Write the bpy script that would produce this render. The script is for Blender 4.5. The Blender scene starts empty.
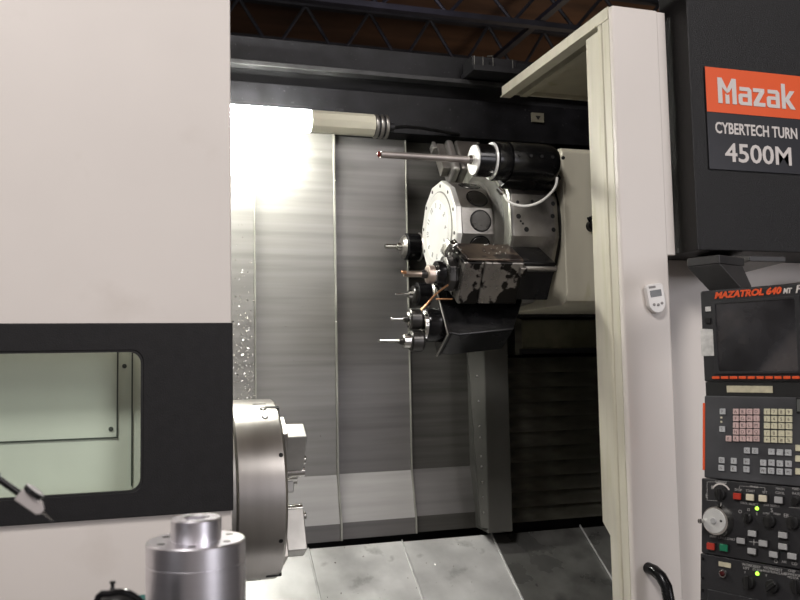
import bpy, bmesh, math, random
from mathutils import Matrix, Vector
random.seed(7)
C = bpy.context.scene.collection
R = math.radians
PI = math.pi
I4 = Matrix.Identity(4)
W = {}                                   # world matrix of every object built

# ------------------------------------------------------------------ camera
FPX = 848.0
yaw, pit, rol = R(17.65), R(4.39), R(1.09)
fw = Vector((math.sin(yaw)*math.cos(pit), math.cos(yaw)*math.cos(pit), math.sin(pit)))
r0 = Vector((math.cos(yaw), -math.sin(yaw), 0)); u0 = r0.cross(fw)
rt = r0*math.cos(rol) - u0*math.sin(rol); up = u0*math.cos(rol) + r0*math.sin(rol)
CAM = Vector((0, 0, 1.55))
cd = bpy.data.cameras.new('camera'); cam = bpy.data.objects.new('camera', cd); C.objects.link(cam)
cd.sensor_width = 36; cd.lens = FPX/800*36; cd.clip_end = 200; cd.clip_start = 0.05
m3 = Matrix((rt, up, -fw)).transposed()
cam.matrix_world = Matrix.Translation(CAM) @ m3.to_4x4()
cd.dof.use_dof = True; cd.dof.focus_distance = 2.8; cd.dof.aperture_fstop = 7.1
sc = bpy.context.scene; sc.camera = cam

def ray(px, py): return fw + rt*((px-400)/FPX) - up*((py-300)/FPX)
def onf(M, px, py):
    """measure: photograph point -> (x, z) on the local y=0 plane of frame M"""
    Mi = M.inverted(); o = Mi @ CAM; d = Mi.to_3x3() @ ray(px, py)
    t = -o.y/d.y; p = o + d*t
    return p.x, p.z

# ------------------------------------------------------------------ materials
MATS = {}
def mat(name, col, rough=0.5, metal=0.0, var=0.06, scale=6.0, stretch=(1, 1, 1), bump=0.0, bscale=None,
        col2=None, c2pos=(0.55, 0.7), c2scale=8.0, emit=None, spec=0.5, rvar=0.0, coat=0.0):
    m = bpy.data.materials.new(name); m.use_nodes = True
    n = m.node_tree; b = n.nodes['Principled BSDF']; L = n.links
    tc = n.nodes.new('ShaderNodeTexCoord'); mp = n.nodes.new('ShaderNodeMapping')
    mp.inputs['Scale'].default_value = stretch
    L.new(tc.outputs['Object'], mp.inputs['Vector'])
    nz = n.nodes.new('ShaderNodeTexNoise'); nz.inputs['Scale'].default_value = scale; nz.inputs['Detail'].default_value = 5
    L.new(mp.outputs[0], nz.inputs['Vector'])
    mr = n.nodes.new('ShaderNodeMapRange'); mr.inputs[1].default_value = .3; mr.inputs[2].default_value = .7
    mr.inputs[3].default_value = 1-var*2; mr.inputs[4].default_value = 1+var
    L.new(nz.outputs[0], mr.inputs[0])
    mx = n.nodes.new('ShaderNodeMix'); mx.data_type = 'RGBA'; mx.blend_type = 'MULTIPLY'; mx.inputs[0].default_value = 1
    mx.inputs[6].default_value = (*col, 1); L.new(mr.outputs[0], mx.inputs[7])
    out = mx.outputs[2]
    if col2:
        n2 = n.nodes.new('ShaderNodeTexNoise'); n2.inputs['Scale'].default_value = c2scale; n2.inputs['Detail'].default_value = 6
        L.new(mp.outputs[0], n2.inputs['Vector'])
        r2 = n.nodes.new('ShaderNodeMapRange'); r2.inputs[1].default_value = c2pos[0]; r2.inputs[2].default_value = c2pos[1]
        L.new(n2.outputs[0], r2.inputs[0])
        x2 = n.nodes.new('ShaderNodeMix'); x2.data_type = 'RGBA'; L.new(r2.outputs[0], x2.inputs[0])
        L.new(out, x2.inputs[6]); x2.inputs[7].default_value = (*col2, 1); out = x2.outputs[2]
    L.new(out, b.inputs['Base Color'])
    b.inputs['Roughness'].default_value = rough; b.inputs['Metallic'].default_value = metal
    b.inputs['Specular IOR Level'].default_value = spec
    if coat: b.inputs['Coat Weight'].default_value = coat; b.inputs['Coat Roughness'].default_value = .1
    if rvar:
        rr = n.nodes.new('ShaderNodeMapRange'); rr.inputs[1].default_value = .3; rr.inputs[2].default_value = .7
        rr.inputs[3].default_value = max(.03, rough-rvar); rr.inputs[4].default_value = rough+rvar
        L.new(nz.outputs[0], rr.inputs[0]); L.new(rr.outputs[0], b.inputs['Roughness'])
    if bump:
        bn = n.nodes.new('ShaderNodeTexNoise'); bn.inputs['Scale'].default_value = bscale or scale; bn.inputs['Detail'].default_value = 4
        L.new(mp.outputs[0], bn.inputs['Vector'])
        bp = n.nodes.new('ShaderNodeBump'); bp.inputs['Strength'].default_value = bump; bp.inputs['Distance'].default_value = .002
        L.new(bn.outputs[0], bp.inputs['Height']); L.new(bp.outputs[0], b.inputs['Normal'])
    if emit:
        b.inputs['Emission Color'].default_value = (*emit[0], 1); b.inputs['Emission Strength'].default_value = emit[1]
    MATS[name] = m; return m

cream = mat('cream_paint', (.66, .615, .57), .42, var=.02, scale=2.2, bump=.05, bscale=260, col2=(.58, .53, .48), c2pos=(.62, .85), c2scale=5)
ivory = mat('ivory_paint', (.58, .55, .44), .45, var=.05, scale=9, stretch=(1, 1, .25), col2=(.40, .38, .20), c2pos=(.60, .80), c2scale=16)
drip = mat('ivory_paint_with_oil_drips', (.60, .57, .47), .4, var=.05, scale=20, stretch=(1, 1, .12), col2=(.42, .41, .24), c2pos=(.55, .85), c2scale=24)
blackp = mat('black_powder_coat', (.0045, .0043, .0045), .42, var=.15, scale=60, bump=1.0, bscale=420, spec=.45)
blackw = mat('black_window_frame', (.010, .0095, .010), .62, var=.1, scale=40, bump=.3, bscale=300, spec=.3)
dark = mat('dark_steel', (.018, .018, .020), .5, metal=.2, var=.3, scale=8, bump=.2, bscale=30)
beamm = mat('speckled_dark_beam', (.007, .007, .0085), .5, metal=.0, spec=.25, var=.35, scale=14, col2=(.04, .04, .042), c2pos=(.66, .74), c2scale=90, bump=.2, bscale=80)
sheet = mat('brushed_sheet_steel', (.27, .265, .25), .40, metal=.6, var=.10, scale=2.5, stretch=(.5, 1, 12), bump=.03, bscale=6,
            col2=(.15, .147, .135), c2pos=(.56, .85), c2scale=1.6, rvar=.05)
sheet_lit = mat('lit_lower_sheet_steel', (.34, .335, .325), .45, metal=.35, var=.08, scale=3, stretch=(.5, 1, 8), bump=.02, bscale=6)  # lit copy of the sheet steel: brightness of the leaning part put into colour
sheet_half_shaded = mat('half_shaded_sheet_steel', (.19, .185, .18), .40, metal=.6, var=.10, scale=2.5, stretch=(.5, 1, 12), bump=.03, bscale=6,
            col2=(.11, .108, .10), c2pos=(.50, .8), c2scale=1.6, rvar=.05)  # half-shaded copy of the sheet steel, lamp falloff put into the colour
sheet_shaded = mat('shaded_sheet_steel', (.09, .088, .08), .40, metal=.5, var=.14, scale=2.5, stretch=(.5, 1, 12), bump=.03, bscale=6,
            col2=(.05, .05, .043), c2pos=(.45, .7), c2scale=2.2, rvar=.05)  # darkest copy of the sheet steel: dimming away from the lamp, in colour
hem = mat('pale_steel_hem', (.33, .33, .29), .40, metal=.5, var=.2, scale=30, stretch=(1, 1, .2))
pillarm = mat('dull_pillar_steel', (.11, .11, .10), .45, metal=.5, var=.15, scale=5, stretch=(1, 1, .3))
trayp = mat('worn_tray_steel', (.60, .60, .59), .40, metal=.4, var=.12, scale=7, col2=(.25, .25, .24), c2pos=(.62, .78), c2scale=11, rvar=.12, bump=.08, bscale=40)
slat = mat('dull_way_cover_steel', (.16, .155, .125), .42, metal=.5, var=.35, scale=4, stretch=(1, 1, 3), col2=(.05, .05, .045), c2pos=(.52, .7), c2scale=5, rvar=.1)
chuckm = mat('ground_chuck_steel', (.50, .48, .455), .30, metal=.95, var=.04, scale=3, stretch=(8, 1, 1), rvar=.02)
jawm = mat('bright_jaw_steel', (.50, .49, .47), .35, metal=.85, var=.08, scale=14)
alu = mat('turned_aluminium', (.90, .88, .92), .33, metal=1, var=.012, scale=4, stretch=(1, 1, 60))
tray_shaded = mat('shaded_tray_steel', (.17, .17, .16), .32, metal=.5, var=.2, scale=7, col2=(.07, .07, .065), c2pos=(.5, .75), c2scale=8, rvar=.1)  # shaded copy of the tray steel; fading lamp light put into the colour
white_plate = mat('white_face_plate', (.80, .80, .76), .38, metal=.35, var=.06, scale=10)
glarem = mat('polished_dial_ring', (.93, .93, .90), .30, metal=.3, var=.03, scale=12)
drum = mat('oily_grey_drum_steel', (.36, .345, .32), .38, metal=.85, var=.25, scale=7, col2=(.09, .085, .08), c2pos=(.55, .72), c2scale=9, rvar=.1)
drumd = mat('dark_drum_steel', (.085, .082, .078), .30, metal=.8, var=.3, scale=9, rvar=.1)
blk = mat('oiled_black_steel', (.014, .014, .015), .22, metal=.5, var=.3, scale=14, rvar=.08, bump=.15, bscale=30)
holem = mat('dark_bore', (.004, .004, .004), .7, var=.1)
timerbody = mat('satin_indicator_body', (.52, .48, .46), .4, metal=.3, var=.05)
chrome = mat('shiny_steel', (.62, .61, .58), .18, metal=1, var=.1, scale=30)
blotch = mat('blotched_holder_steel', (.25, .235, .215), .32, metal=.75, var=.15, scale=12, col2=(.012, .011, .010), c2pos=(.53, .56), c2scale=13, rvar=.1)
rust = mat('rust_stained_steel', (.16, .12, .09), .35, metal=.6, var=.3, scale=14, col2=(.03, .022, .02), c2pos=(.48, .58), c2scale=20)
bronze = mat('tinned_tool_shank', (.40, .33, .27), .3, metal=.9, var=.15, scale=30)
pinkish = mat('warm_steel_nut', (.55, .45, .38), .35, metal=.7, var=.15, scale=30)
rodm = mat('grey_probe_rod', (.30, .27, .25), .42, metal=.6, var=.1, scale=20)
copper = mat('copper_pipe', (.50, .26, .13), .3, metal=.9, var=.1, scale=20)
whiteh = mat('white_hose_plastic', (.75, .75, .70), .4, var=.05)
redm = mat('red_ruby', (.10, .012, .01), .15, var=.05)
orange = mat('orange_sign_paint', (.74, .095, .016), .4, var=.03, scale=4)
orangek = mat('orange_plastic', (.72, .09, .022), .4, var=.04)
signblk = mat('black_sign_paint', (.018, .018, .022), .35, var=.08, scale=5)
letter = mat('warm_white_lettering', (.60, .56, .53), .5, var=.02)
letterd = mat('small_grey_legend', (.40, .39, .38), .5, var=.02)
legend_dark = mat('dark_key_legend', (.10, .085, .08), .5, var=.02)
panel_blk = mat('black_console_paint', (.020, .020, .022), .42, var=.15, scale=12, bump=.2, bscale=300)
panel_gry = mat('grey_keyboard_film', (.062, .063, .068), .33, var=.2, scale=7, rvar=.08, col2=(.10, .10, .105), c2pos=(.6, .8), c2scale=9)
screenm = mat('dark_smudged_screen', (.032, .032, .036), .22, var=.5, scale=5, rvar=.08, spec=.8, col2=(.075, .066, .064), c2pos=(.5, .75), c2scale=7)
k_pink = mat('pink_key', (.55, .40, .38), .4, var=.1, scale=40)
k_yel = mat('pale_yellow_key', (.58, .55, .40), .4, var=.1, scale=40)
k_gry = mat('pale_grey_key', (.42, .43, .44), .4, var=.12, scale=40)
b_red = mat('red_button', (.42, .035, .02), .35, var=.05)
b_crm = mat('cream_button', (.66, .60, .46), .35, var=.05)
b_grn = mat('green_button', (.01, .16, .08), .35, var=.05)
b_gry = mat('grey_button', (.36, .36, .36), .35, var=.05)
knobm = mat('black_knob', (.012, .012, .012), .3, var=.1)
ledg = mat('green_lamp', (.35, .8, .05), .4, emit=((.45, 1, .08), 1.8))
dialw = mat('silver_dial_face', (.66, .66, .64), .35, metal=.3, var=.05)
paper = mat('worn_white_label', (.56, .55, .53), .6, var=.12, scale=60)
papery = mat('yellowed_label', (.50, .46, .33), .6, var=.1, scale=60)
timerw = mat('white_timer_plastic', (.78, .76, .73), .35, var=.02)
lcd = mat('grey_lcd', (.10, .105, .10), .25, var=.05)
tgrey = mat('grey_rubber_button', (.25, .24, .23), .5, var=.05)
tubem = mat('pale_lamp_tube', (.62, .60, .48), .3, var=.04, spec=.6)
lit = mat('lit_lamp_tube', (.9, .9, .85), .3, emit=((1.0, .985, .90), 108))
wingreen = mat('greenish_inner_panel', (.70, .71, .645), .5, var=.06, scale=2.5, bump=.05, bscale=20)
groove = mat('dark_groove', (.05, .06, .05), .6)
deck = mat('brown_roof_deck', (.10, .050, .024), .8, var=.25, scale=.7, stretch=(1, 3, 1))
truss = mat('dark_joist_steel', (.022, .022, .026), .6, var=.2, scale=3)
concrete = mat('grey_concrete', (.20, .19, .18), .7, var=.2, scale=1.5)
wallm = mat('pale_hall_wall', (.60, .55, .56), .8, var=.2, scale=.5)
teal = mat('teal_plastic', (.01, .16, .14), .35, var=.1)
rubber = mat('black_rubber', (.012, .012, .012), .4, var=.2, scale=20)
cartm = mat('dark_cart_top', (.03, .03, .033), .5, var=.2)
chipm = mat('bright_swarf', (.85, .85, .80), .25, metal=.8, var=.1)
bay = mat('high_bay_glow', (.9, .9, .9), .4, emit=((.80, .78, 1.0), 14))

def glassmat():
    m = bpy.data.materials.new('tinted_window_glass'); m.use_nodes = True; n = m.node_tree; n.nodes.clear()
    o = n.nodes.new('ShaderNodeOutputMaterial'); mx = n.nodes.new('ShaderNodeMixShader')
    t = n.nodes.new('ShaderNodeBsdfTransparent'); g = n.nodes.new('ShaderNodeBsdfGlossy'); f = n.nodes.new('ShaderNodeLayerWeight'); pw = n.nodes.new('ShaderNodeMath'); pw.operation = 'POWER'; pw.inputs[1].default_value = 4
    ad = n.nodes.new('ShaderNodeMath'); ad.operation = 'MULTIPLY_ADD'; ad.inputs[1].default_value = .5; ad.inputs[2].default_value = .035
    nz = n.nodes.new('ShaderNodeTexNoise'); nz.inputs['Scale'].default_value = 3
    cr = n.nodes.new('ShaderNodeMix'); cr.data_type = 'RGBA'
    cr.inputs[6].default_value = (.945, .975, .945, 1); cr.inputs[7].default_value = (.93, .96, .93, 1)
    n.links.new(nz.outputs[0], cr.inputs[0]); n.links.new(cr.outputs[2], t.inputs[0])
    g.inputs['Roughness'].default_value = .08; f.inputs[0].default_value = .5; n.links.new(f.outputs['Facing'], pw.inputs[0]); n.links.new(pw.outputs[0], ad.inputs[0])
    n.links.new(ad.outputs[0], mx.inputs[0]); n.links.new(t.outputs[0], mx.inputs[1]); n.links.new(g.outputs[0], mx.inputs[2])
    n.links.new(mx.outputs[0], o.inputs[0]); return m
glass = glassmat()

# ------------------------------------------------------------------ mesh builder
class MB:
    def __init__(s): s.bm = bmesh.new()
    def _add(s, verts, faces):
        vs = [s.bm.verts.new(v) for v in verts]
        for f in faces:
            try: s.bm.faces.new([vs[i] for i in f])
            except ValueError: pass
        return s
    def box(s, x0, x1, y0, y1, z0, z1):
        v = [(x, y, z) for x in (x0, x1) for y in (y0, y1) for z in (z0, z1)]
        return s._add(v, [(0, 1, 3, 2), (4, 6, 7, 5), (0, 4, 5, 1), (2, 3, 7, 6), (0, 2, 6, 4), (1, 5, 7, 3)])
    def hexa(s, a, b):      # two quads of 4 points each, same winding
        return s._add(list(a)+list(b), [(3, 2, 1, 0), (4, 5, 6, 7)] + [(i, (i+1) % 4, 4+(i+1) % 4, 4+i) for i in range(4)])
    def prism(s, pts, axis, a, b):
        def P(p, w):
            return (w, p[0], p[1]) if axis == 'x' else (p[0], w, p[1]) if axis == 'y' else (p[0], p[1], w)
        n = len(pts); v = [P(p, a) for p in pts]+[P(p, b) for p in pts]
        return s._add(v, [tuple(range(n)), tuple(range(2*n-1, n-1, -1))]+[(i, n+i, n+(i+1) % n, (i+1) % n) for i in range(n)])
    def lathe(s, prof, o=(0, 0, 0), d=(1, 0, 0), seg=40, phase=0.0):
        """prof: [(distance along d, radius)]"""
        d = Vector(d).normalized(); q = d.to_track_quat('Z', 'Y').to_matrix()
        if abs(d.x) > .999: q = Matrix(((0, 0, d.x), (-1*d.x, 0, 0), (0, 1, 0)))   # angle 0 -> towards the viewer, 90 -> up
        rings = []; o = Vector(o)
        for t, r in prof:
            if r < 1e-6: rings.append([s.bm.verts.new(o+d*t)])
            else: rings.append([s.bm.verts.new(o + q @ Vector((r*math.cos(phase+2*PI*k/seg), r*math.sin(phase+2*PI*k/seg), t))) for k in range(seg)])
        for A, B in zip(rings, rings[1:]):
            for k in range(seg):
                k2 = (k+1) % seg
                if len(A) == 1 and len(B) == 1: break
                if len(A) == 1: s.bm.faces.new((A[0], B[k], B[k2]))
                elif len(B) == 1: s.bm.faces.new((A[k], B[0], A[k2]))
                else: s.bm.faces.new((A[k], B[k], B[k2], A[k2]))
        for rg, f in ((rings[0], 1), (rings[-1], 0)):
            if len(rg) > 2: s.bm.faces.new(rg if not f else rg[::-1])
        return s
    def cyl(s, a, b, r, r2=None, seg=20):
        a = Vector(a); b = Vector(b); return s.lathe([(0, r), ((b-a).length, r if r2 is None else r2)], a, b-a, seg)
    def tube(s, pts, r, seg=12):
        pts = [Vector(p) for p in pts]; rings = []
        prev = None
        for i, p in enumerate(pts):
            t = (pts[min(i+1, len(pts)-1)]-pts[max(i-1, 0)]).normalized()
            if prev is None:
                nrm = t.orthogonal().normalized()
            else:
                nrm = (prev - t*prev.dot(t)).normalized()
            prev = nrm; bn = t.cross(nrm)
            rr = r[i] if isinstance(r, (list, tuple)) else r
            rings.append([s.bm.verts.new(p+(nrm*math.cos(2*PI*k/seg)+bn*math.sin(2*PI*k/seg))*rr) for k in range(seg)])
        for A, B in zip(rings, rings[1:]):
            for k in range(seg): s.bm.faces.new((A[k], A[(k+1) % seg], B[(k+1) % seg], B[k]))
        s.bm.faces.new(rings[0][::-1]); s.bm.faces.new(rings[-1]); return s
    def ball(s, c, r, seg=14):
        return s.lathe([(r*(1-math.cos(PI*i/seg)) - r, r*math.sin(PI*i/seg) if 0 < i < seg else 0) for i in range(seg+1)], c, (0, 0, 1), seg*2)
    def text(s, body, size, x, z, depth=.0006, y=0.0, bold=0.0, shear=0.0, align='LEFT', sx=1.0, fit=None):
        cu = bpy.data.curves.new('t', 'FONT'); cu.body = body; cu.size = size; cu.extrude = depth; cu.offset = bold
        cu.shear = shear; cu.align_x = align; cu.resolution_u = 3
        ob = bpy.data.objects.new('t', cu); C.objects.link(ob); bpy.context.view_layer.update()
        me = bpy.data.meshes.new_from_object(ob.evaluated_get(bpy.context.evaluated_depsgraph_get()))
        if fit:       # fit = (x0, x1, z0, z1): the box the characters fill
            xs_ = [v.co.x for v in me.vertices]; ys_ = [v.co.y for v in me.vertices]
            a_, b_, c_, d_ = min(xs_), max(xs_), min(ys_), max(ys_); sy_ = (fit[3]-fit[2])/(d_-c_); sx_ = (fit[1]-fit[0])/(b_-a_)
            me.transform(Matrix.Diagonal((sx_, sy_, 1, 1)) @ Matrix.Translation((-a_, -c_, 0))); x = fit[0]; z = fit[2]; sx = 1
        me.transform(Matrix.Translation((x, y-depth, z)) @ Matrix.Rotation(PI/2, 4, 'X') @ Matrix.Diagonal((sx, 1, 1, 1)))
        s.bm.from_mesh(me); bpy.data.objects.remove(ob); bpy.data.curves.remove(cu); bpy.data.meshes.remove(me)
        return s
    def xf(s, M): s.bm.transform(M); return s
    def build(s, name, m, parent=None, M=I4, bevel=0.0, seg=2, angle=35, local=False):
        """M: frame of the coordinates used (world by default). local: keep the frame M as the object's own."""
        bmesh.ops.recalc_face_normals(s.bm, faces=s.bm.faces[:])
        me = bpy.data.meshes.new(name)
        if not local:
            s.bm.transform(M)
            vs = s.bm.verts
            lo = [min(v.co[i] for v in vs) for i in range(3)]; hi = [max(v.co[i] for v in vs) for i in range(3)]
            T = Matrix.Translation(((lo[0]+hi[0])/2, (lo[1]+hi[1])/2, lo[2]))
            s.bm.transform(T.inverted())
        else: T = M
        s.bm.to_mesh(me); s.bm.free()
        me.materials.append(m)
        for p in me.polygons: p.use_smooth = True
        me.set_sharp_from_angle(angle=R(angle))
        o = bpy.data.objects.new(name, me); C.objects.link(o)
        place(o, T, parent)
        if bevel:
            b = o.modifiers.new('bevel', 'BEVEL'); b.width = bevel; b.segments = seg; b.limit_method = 'ANGLE'; b.angle_limit = R(40)
            b.harden_normals = True
        return o

def place(o, T, parent=None):
    W[o.name] = T
    if parent:
        o.parent = parent; o.matrix_basis = W[parent.name].inverted() @ T
    else: o.matrix_basis = T
def tag(o, label=None, cat=None, group=None, kind=None):
    if label: o['label'] = label
    if cat: o['category'] = cat
    if group: o['group'] = group
    if kind: o['kind'] = kind
    return o
def thing(name, label, cat, loc, group=None, T=None):
    o = bpy.data.objects.new(name, None); C.objects.link(o); o.empty_display_size = .05
    place(o, T or Matrix.Translation(loc)); return tag(o, label, cat, group)
def struct(o): o['kind'] = 'structure'; return o
def copy_at(src, T, parent):
    c = src.copy(); C.objects.link(c); place(c, T, parent); return c

def rrect(x0, x1, z0, z1, r, n=6):
    pts = []
    for cx, cz, a0 in ((x1-r, z0+r, -90), (x1-r, z1-r, 0), (x0+r, z1-r, 90), (x0+r, z0+r, 180)):
        for k in range(n+1):
            a = R(a0+90*k/n); pts.append((cx+r*math.cos(a), cz+r*math.sin(a)))
    return pts
def plate_with_hole(mb, x0, x1, z0, z1, hole, y0, y1):
    """rectangular plate with a hole (ccw pts from rrect order, start at lower right)"""
    n = len(hole); bm = mb.bm
    q = n//4
    outer = []
    cs = [(x1, z0), (x1, z1), (x0, z1), (x0, z0)]
    for k in range(n): outer.append(cs[k//q])
    for y in (y0, y1):
        hv = [bm.verts.new((p[0], y, p[1])) for p in hole]; ov = [bm.verts.new((c[0], y, c[1])) for c in cs]
        for k in range(n):
            k2 = (k+1) % n; a = ov[k//q]; b = ov[k2//q]
            f = [hv[k], hv[k2], b] + ([a] if a is not b else [])
            bm.faces.new(f if y == y1 else f[::-1])
        if y == y0: h0, o0 = hv, ov
    for k in range(n): bm.faces.new((h0[k], h0[(k+1) % n], hv[(k+1) % n], hv[k]))
    for k in range(4): bm.faces.new((o0[k], ov[k], ov[(k+1) % 4], o0[(k+1) % 4]))
    return mb

# ================================================================== the hall (setting)
struct(MB().box(-12, 30, -12, 28, -.1, 0).build('floor', concrete))
struct(MB().box(-12, 30, -12, 28, 7.1, 7.2).build('ceiling', deck))
struct(MB().box(-12, 30, 28, 28.2, 0, 7.1).build('wall_back', wallm))
struct(MB().box(-12, 30, -12.2, -12, 0, 7.1).build('wall_front', wallm))
struct(MB().box(-12.2, -12, -12, 28, 0, 7.1).build('wall_left', wallm))
struct(MB().box(30, 30.2, -12, 28, 0, 7.1).build('wall_right', wallm))

def joist(y, first_label, zb=6.45, sp=1.01, off=0.0):
    t = thing('roof_joist', first_label, 'roof joist', (9, y, zb), 'open web joists under the roof')
    MB().box(-6, 26, y-.06, y+.06, zb, zb+.08).build('bottom_chord', truss, t)
    MB().box(-6, 26, y-.06, y+.06, 7.03, 7.10).build('top_chord', truss, t)
    w = MB(); x = -6+off
    while x < 25.5:
        w.cyl((x, y, zb+.04), (x+sp/2, y, 7.06), .028, seg=6).cyl((x+sp/2, y, 7.06), (x+sp, y, zb+.04), .028, seg=6); x += sp
    tag(w.build('web_bars', truss, t), 'row of slanted web bars')
for y, lb, of in ((10.9, 'dark open web joist whose bottom chord crosses above the hood', .16),
                  (12.4, 'dark open web joist just behind the first visible chord', .945),
                  (13.9, 'dark open web joist low down, farthest from the machine', .3)):
    joist(y, lb, off=of, zb=6.45 if y < 11 else 6.22)
tag(MB().box(5.66, 5.76, 8.0, 20, 6.53, 6.60).build('bridging_bar', truss), 'dark straight bridging bar running under the roof across the joists', 'roof bar')
t = thing('high_bay_lamp', 'high bay lamp hanging under the roof just above the frame top', 'ceiling lamp', (3.6, 9.5, 6.2))
HB = Matrix.Translation((-1.7, -1.5, -.16))
MB().lathe([(0, .03), (.02, .28), (.10, .24), (.34, .10), (.42, .05), (.45, 0)], (5.3, 11.0, 6.42), (0, 0, 1), 28).build('lamp_housing', dark, t, HB)
MB().lathe([(0, 0), (.0, .25), (.03, .25)], (5.3, 11.0, 6.385), (0, 0, 1), 28).build('lamp_lens', bay, t, HB)
MB().cyl((5.3, 11.0, 6.86), (5.3, 11.0, 7.25), .012, seg=8).build('hanging_rod', truss, t, HB)

# ================================================================== left front panel with window
DY = 2.22
t = thing('front_panel', 'large cream painted machine panel at left with black window surround', 'machine panel', (-.8, DY, 0))
hole_big = rrect(-1.62, .050, 1.235, 1.620, .03)
pb = MB(); plate_with_hole(pb, -2.6, .248, 0, 3.1, hole_big, DY, DY+.04); pb.build('panel_sheet', cream, t, bevel=.004)
MB().box(.220, .248, DY+.04, DY+.09, 0, 3.1).build('edge_return', ivory, t, bevel=.003)
hole = rrect(-1.6, .029, 1.251, 1.600, .030)
pf = MB(); plate_with_hole(pf, -2.6, .250, 1.191, 1.667, hole, DY-.012, DY-.001); pf.build('window_surround', blackw, t, bevel=.003)
sl = MB(); h2 = rrect(-1.595, .024, 1.256, 1.595, .028); plate_with_hole(sl, -1.602, .031, 1.249, 1.602, h2, DY-.009, DY+.004)
sl.build('window_seal', rubber, t)
MB().prism(rrect(-1.596, .025, 1.255, 1.596, .028), 'y', DY-.003, DY+.003).build('window_pane', glass, t)
t = thing('inner_guard', 'greenish grey panel with grooves seen through the left window', 'guard panel', (-.8, 2.30, .9))
MB().box(-1.8, .18, 2.345, 2.365, 1.13, 1.74).build('guard_sheet', wingreen, t)
g = MB(); g.box(-1.8, -.0305, 2.341, 2.3465, 1.3745, 1.3785); g.box(-.0345, -.0305, 2.341, 2.346, 1.3785, 1.74); g.box(.002, .006, 2.340, 2.346, 1.25, 1.74)
g.build('groove_lines', groove, t)
for x, z in ((-.0155, 1.561), (-.048, 1.399)):
    MB().lathe([(0, .006), (.004, .006), (.005, .003)], (x, 2.346, z), (0, -1, 0), 12).build('screw', groove, t)
MB().box(-1.8, .10, 2.366, 2.95, .95, 1.74).build('guard_box', dark, t)

# ================================================================== right door with hood and handle
DX0, DX1, FY = 1.382, 1.545, 2.175
t = thing('sliding_door', 'cream upright door post with deep roof hood and black handle', 'machine door', (1.46, FY, 0))
MB().box(DX0, DX1, FY, FY+.025, 0, 2.626).build('front_face', cream, t, bevel=.008, seg=3)
MB().box(DX1-.02, 1.571, FY+.002, FY+.024, 1.866, 2.622).build('upper_filler', cream, t, bevel=.003)
MB().box(DX0+.002, DX0+.03, FY+.0255, FY+.062, 0, 2.60).build('seal_strip', drip, t)
MB().box(DX0-.003, DX0+.03, FY+.0625, FY+.082, 0, 2.590).build('folded_edge', ivory, t, bevel=.004)
jp = [(2.294, 0), (2.297, 1.025), (2.338, 1.060), (2.333, 2.575), (2.258, 2.575), (2.258, 0)]
MB().prism(jp, 'x', DX0+.001, DX0+.010).build('inner_plate', drip, t)
MB().box(DX0, DX0+.005, FY+.0255, 2.975, 2.592, 2.630).build('hood_fascia', drip, t)
MB().box(DX0-.008, DX0+.035, FY+.085, 2.975, 2.588, 2.592).build('hood_lip', ivory, t)
MB().box(DX0+.0055, 1.571, FY+.0255, 2.245, 2.618, 2.630).box(DX0+.0055, 2.75, 2.245, 2.975, 2.618, 2.630).build('hood_roof', ivory, t)
MB().box(DX0+.03, 2.75, 2.960, 2.974, 2.602, 2.6175).build('hood_rear_edge', ivory, t)
MB().box(DX0+.075, DX0+.105, 2.34, 2.97, 2.596, 2.618).build('hood_rib', ivory, t)
TH = Matrix.Translation((-.307, -.325, -.060))
MB().tube([(1.736, 2.505, 1.012), (1.738, 2.47, 1.010), (1.742, 2.445, .998), (1.746, 2.428, .975), (1.748, 2.422, .94), (1.748, 2.422, .80),
           (1.748, 2.422, .66), (1.746, 2.43, .62), (1.740, 2.46, .60), (1.736, 2.505, .598)], .0165, 20).build('door_handle', blk, t, TH)
# timer stuck on the door
T0 = Matrix.Translation((1.485, FY-.0005, 1.734)) @ Matrix.Diagonal((1.05, 1.05, 1.05, 1))
t = thing('digital_timer', 'white digital timer with grey display and three buttons stuck on cream door', 'timer', (1.485, FY-.0005, 1.69))
pts = rrect(-.028, .028, -.018, .043, .007, 4)
arc = [(.028*math.cos(a), -.012+.031*math.sin(a)) for a in [R(180+180*k/14) for k in range(1, 14)]]
body = [(-.028, .034)] + [(-.028, -.012)] + arc + [(.028, -.012), (.028, .034), (.022, .041), (-.022, .041)]
MT = T0 @ Matrix.Rotation(R(-8), 4, 'Y')
MB().prism(body, 'y', -.016, 0).build('timer_body', timerw, t, MT, bevel=.003)
MB().box(-.019, .018, -.0168, -.0155, .004, .023).build('display', lcd, t, MT)
m = MB(); m.box(-.020, .002, -.0166, -.0158, .029, .035); m.build('maker_badge', tgrey, t, MT)
for x in (-.012, .001, .014):
    MB().lathe([(0, .0042), (.002, .004), (.003, .0025)], (x, -.0155, -.020 + .25*abs(x)), (0, -1, 0), 14).build('timer_button', tgrey, t, MT)

# ================================================================== right fixed casing, black cover, sign
t = thing('side_casing', 'cream machine casing recessed between the door and control panel', 'machine panel', (2.0, 2.32, 0))
MB().box(1.546, 2.715, 2.32, 2.337, 0, 1.870).build('casing_sheet', cream, t)
MB().box(2.11, 2.9, 2.17, 2.3195, 0, 1.80).build('casing_step', cream, t, bevel=.005)
MB().prism([(2.10, 1.872), (2.34, 1.872), (2.34, 2.60), (2.24, 2.60), (2.24, 3.3), (2.10, 3.3)], 'x', 1.593, 3.1).build('black_cover', blackp, None, bevel=.004)
tag(bpy.data.objects['black_cover'], 'textured black upper machine cover carrying the orange sign', 'machine cover')
SF = Matrix.Translation((1.6435, 2.0985, 2.1165))           # sign frame: x right, z up, front -y
SW, SH, SO = .58, .3125, .1745
t = thing('name_sign', 'orange and black nameplate with white lettering on black cover', 'sign', (1.93, 2.0985, 2.1165))
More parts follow.
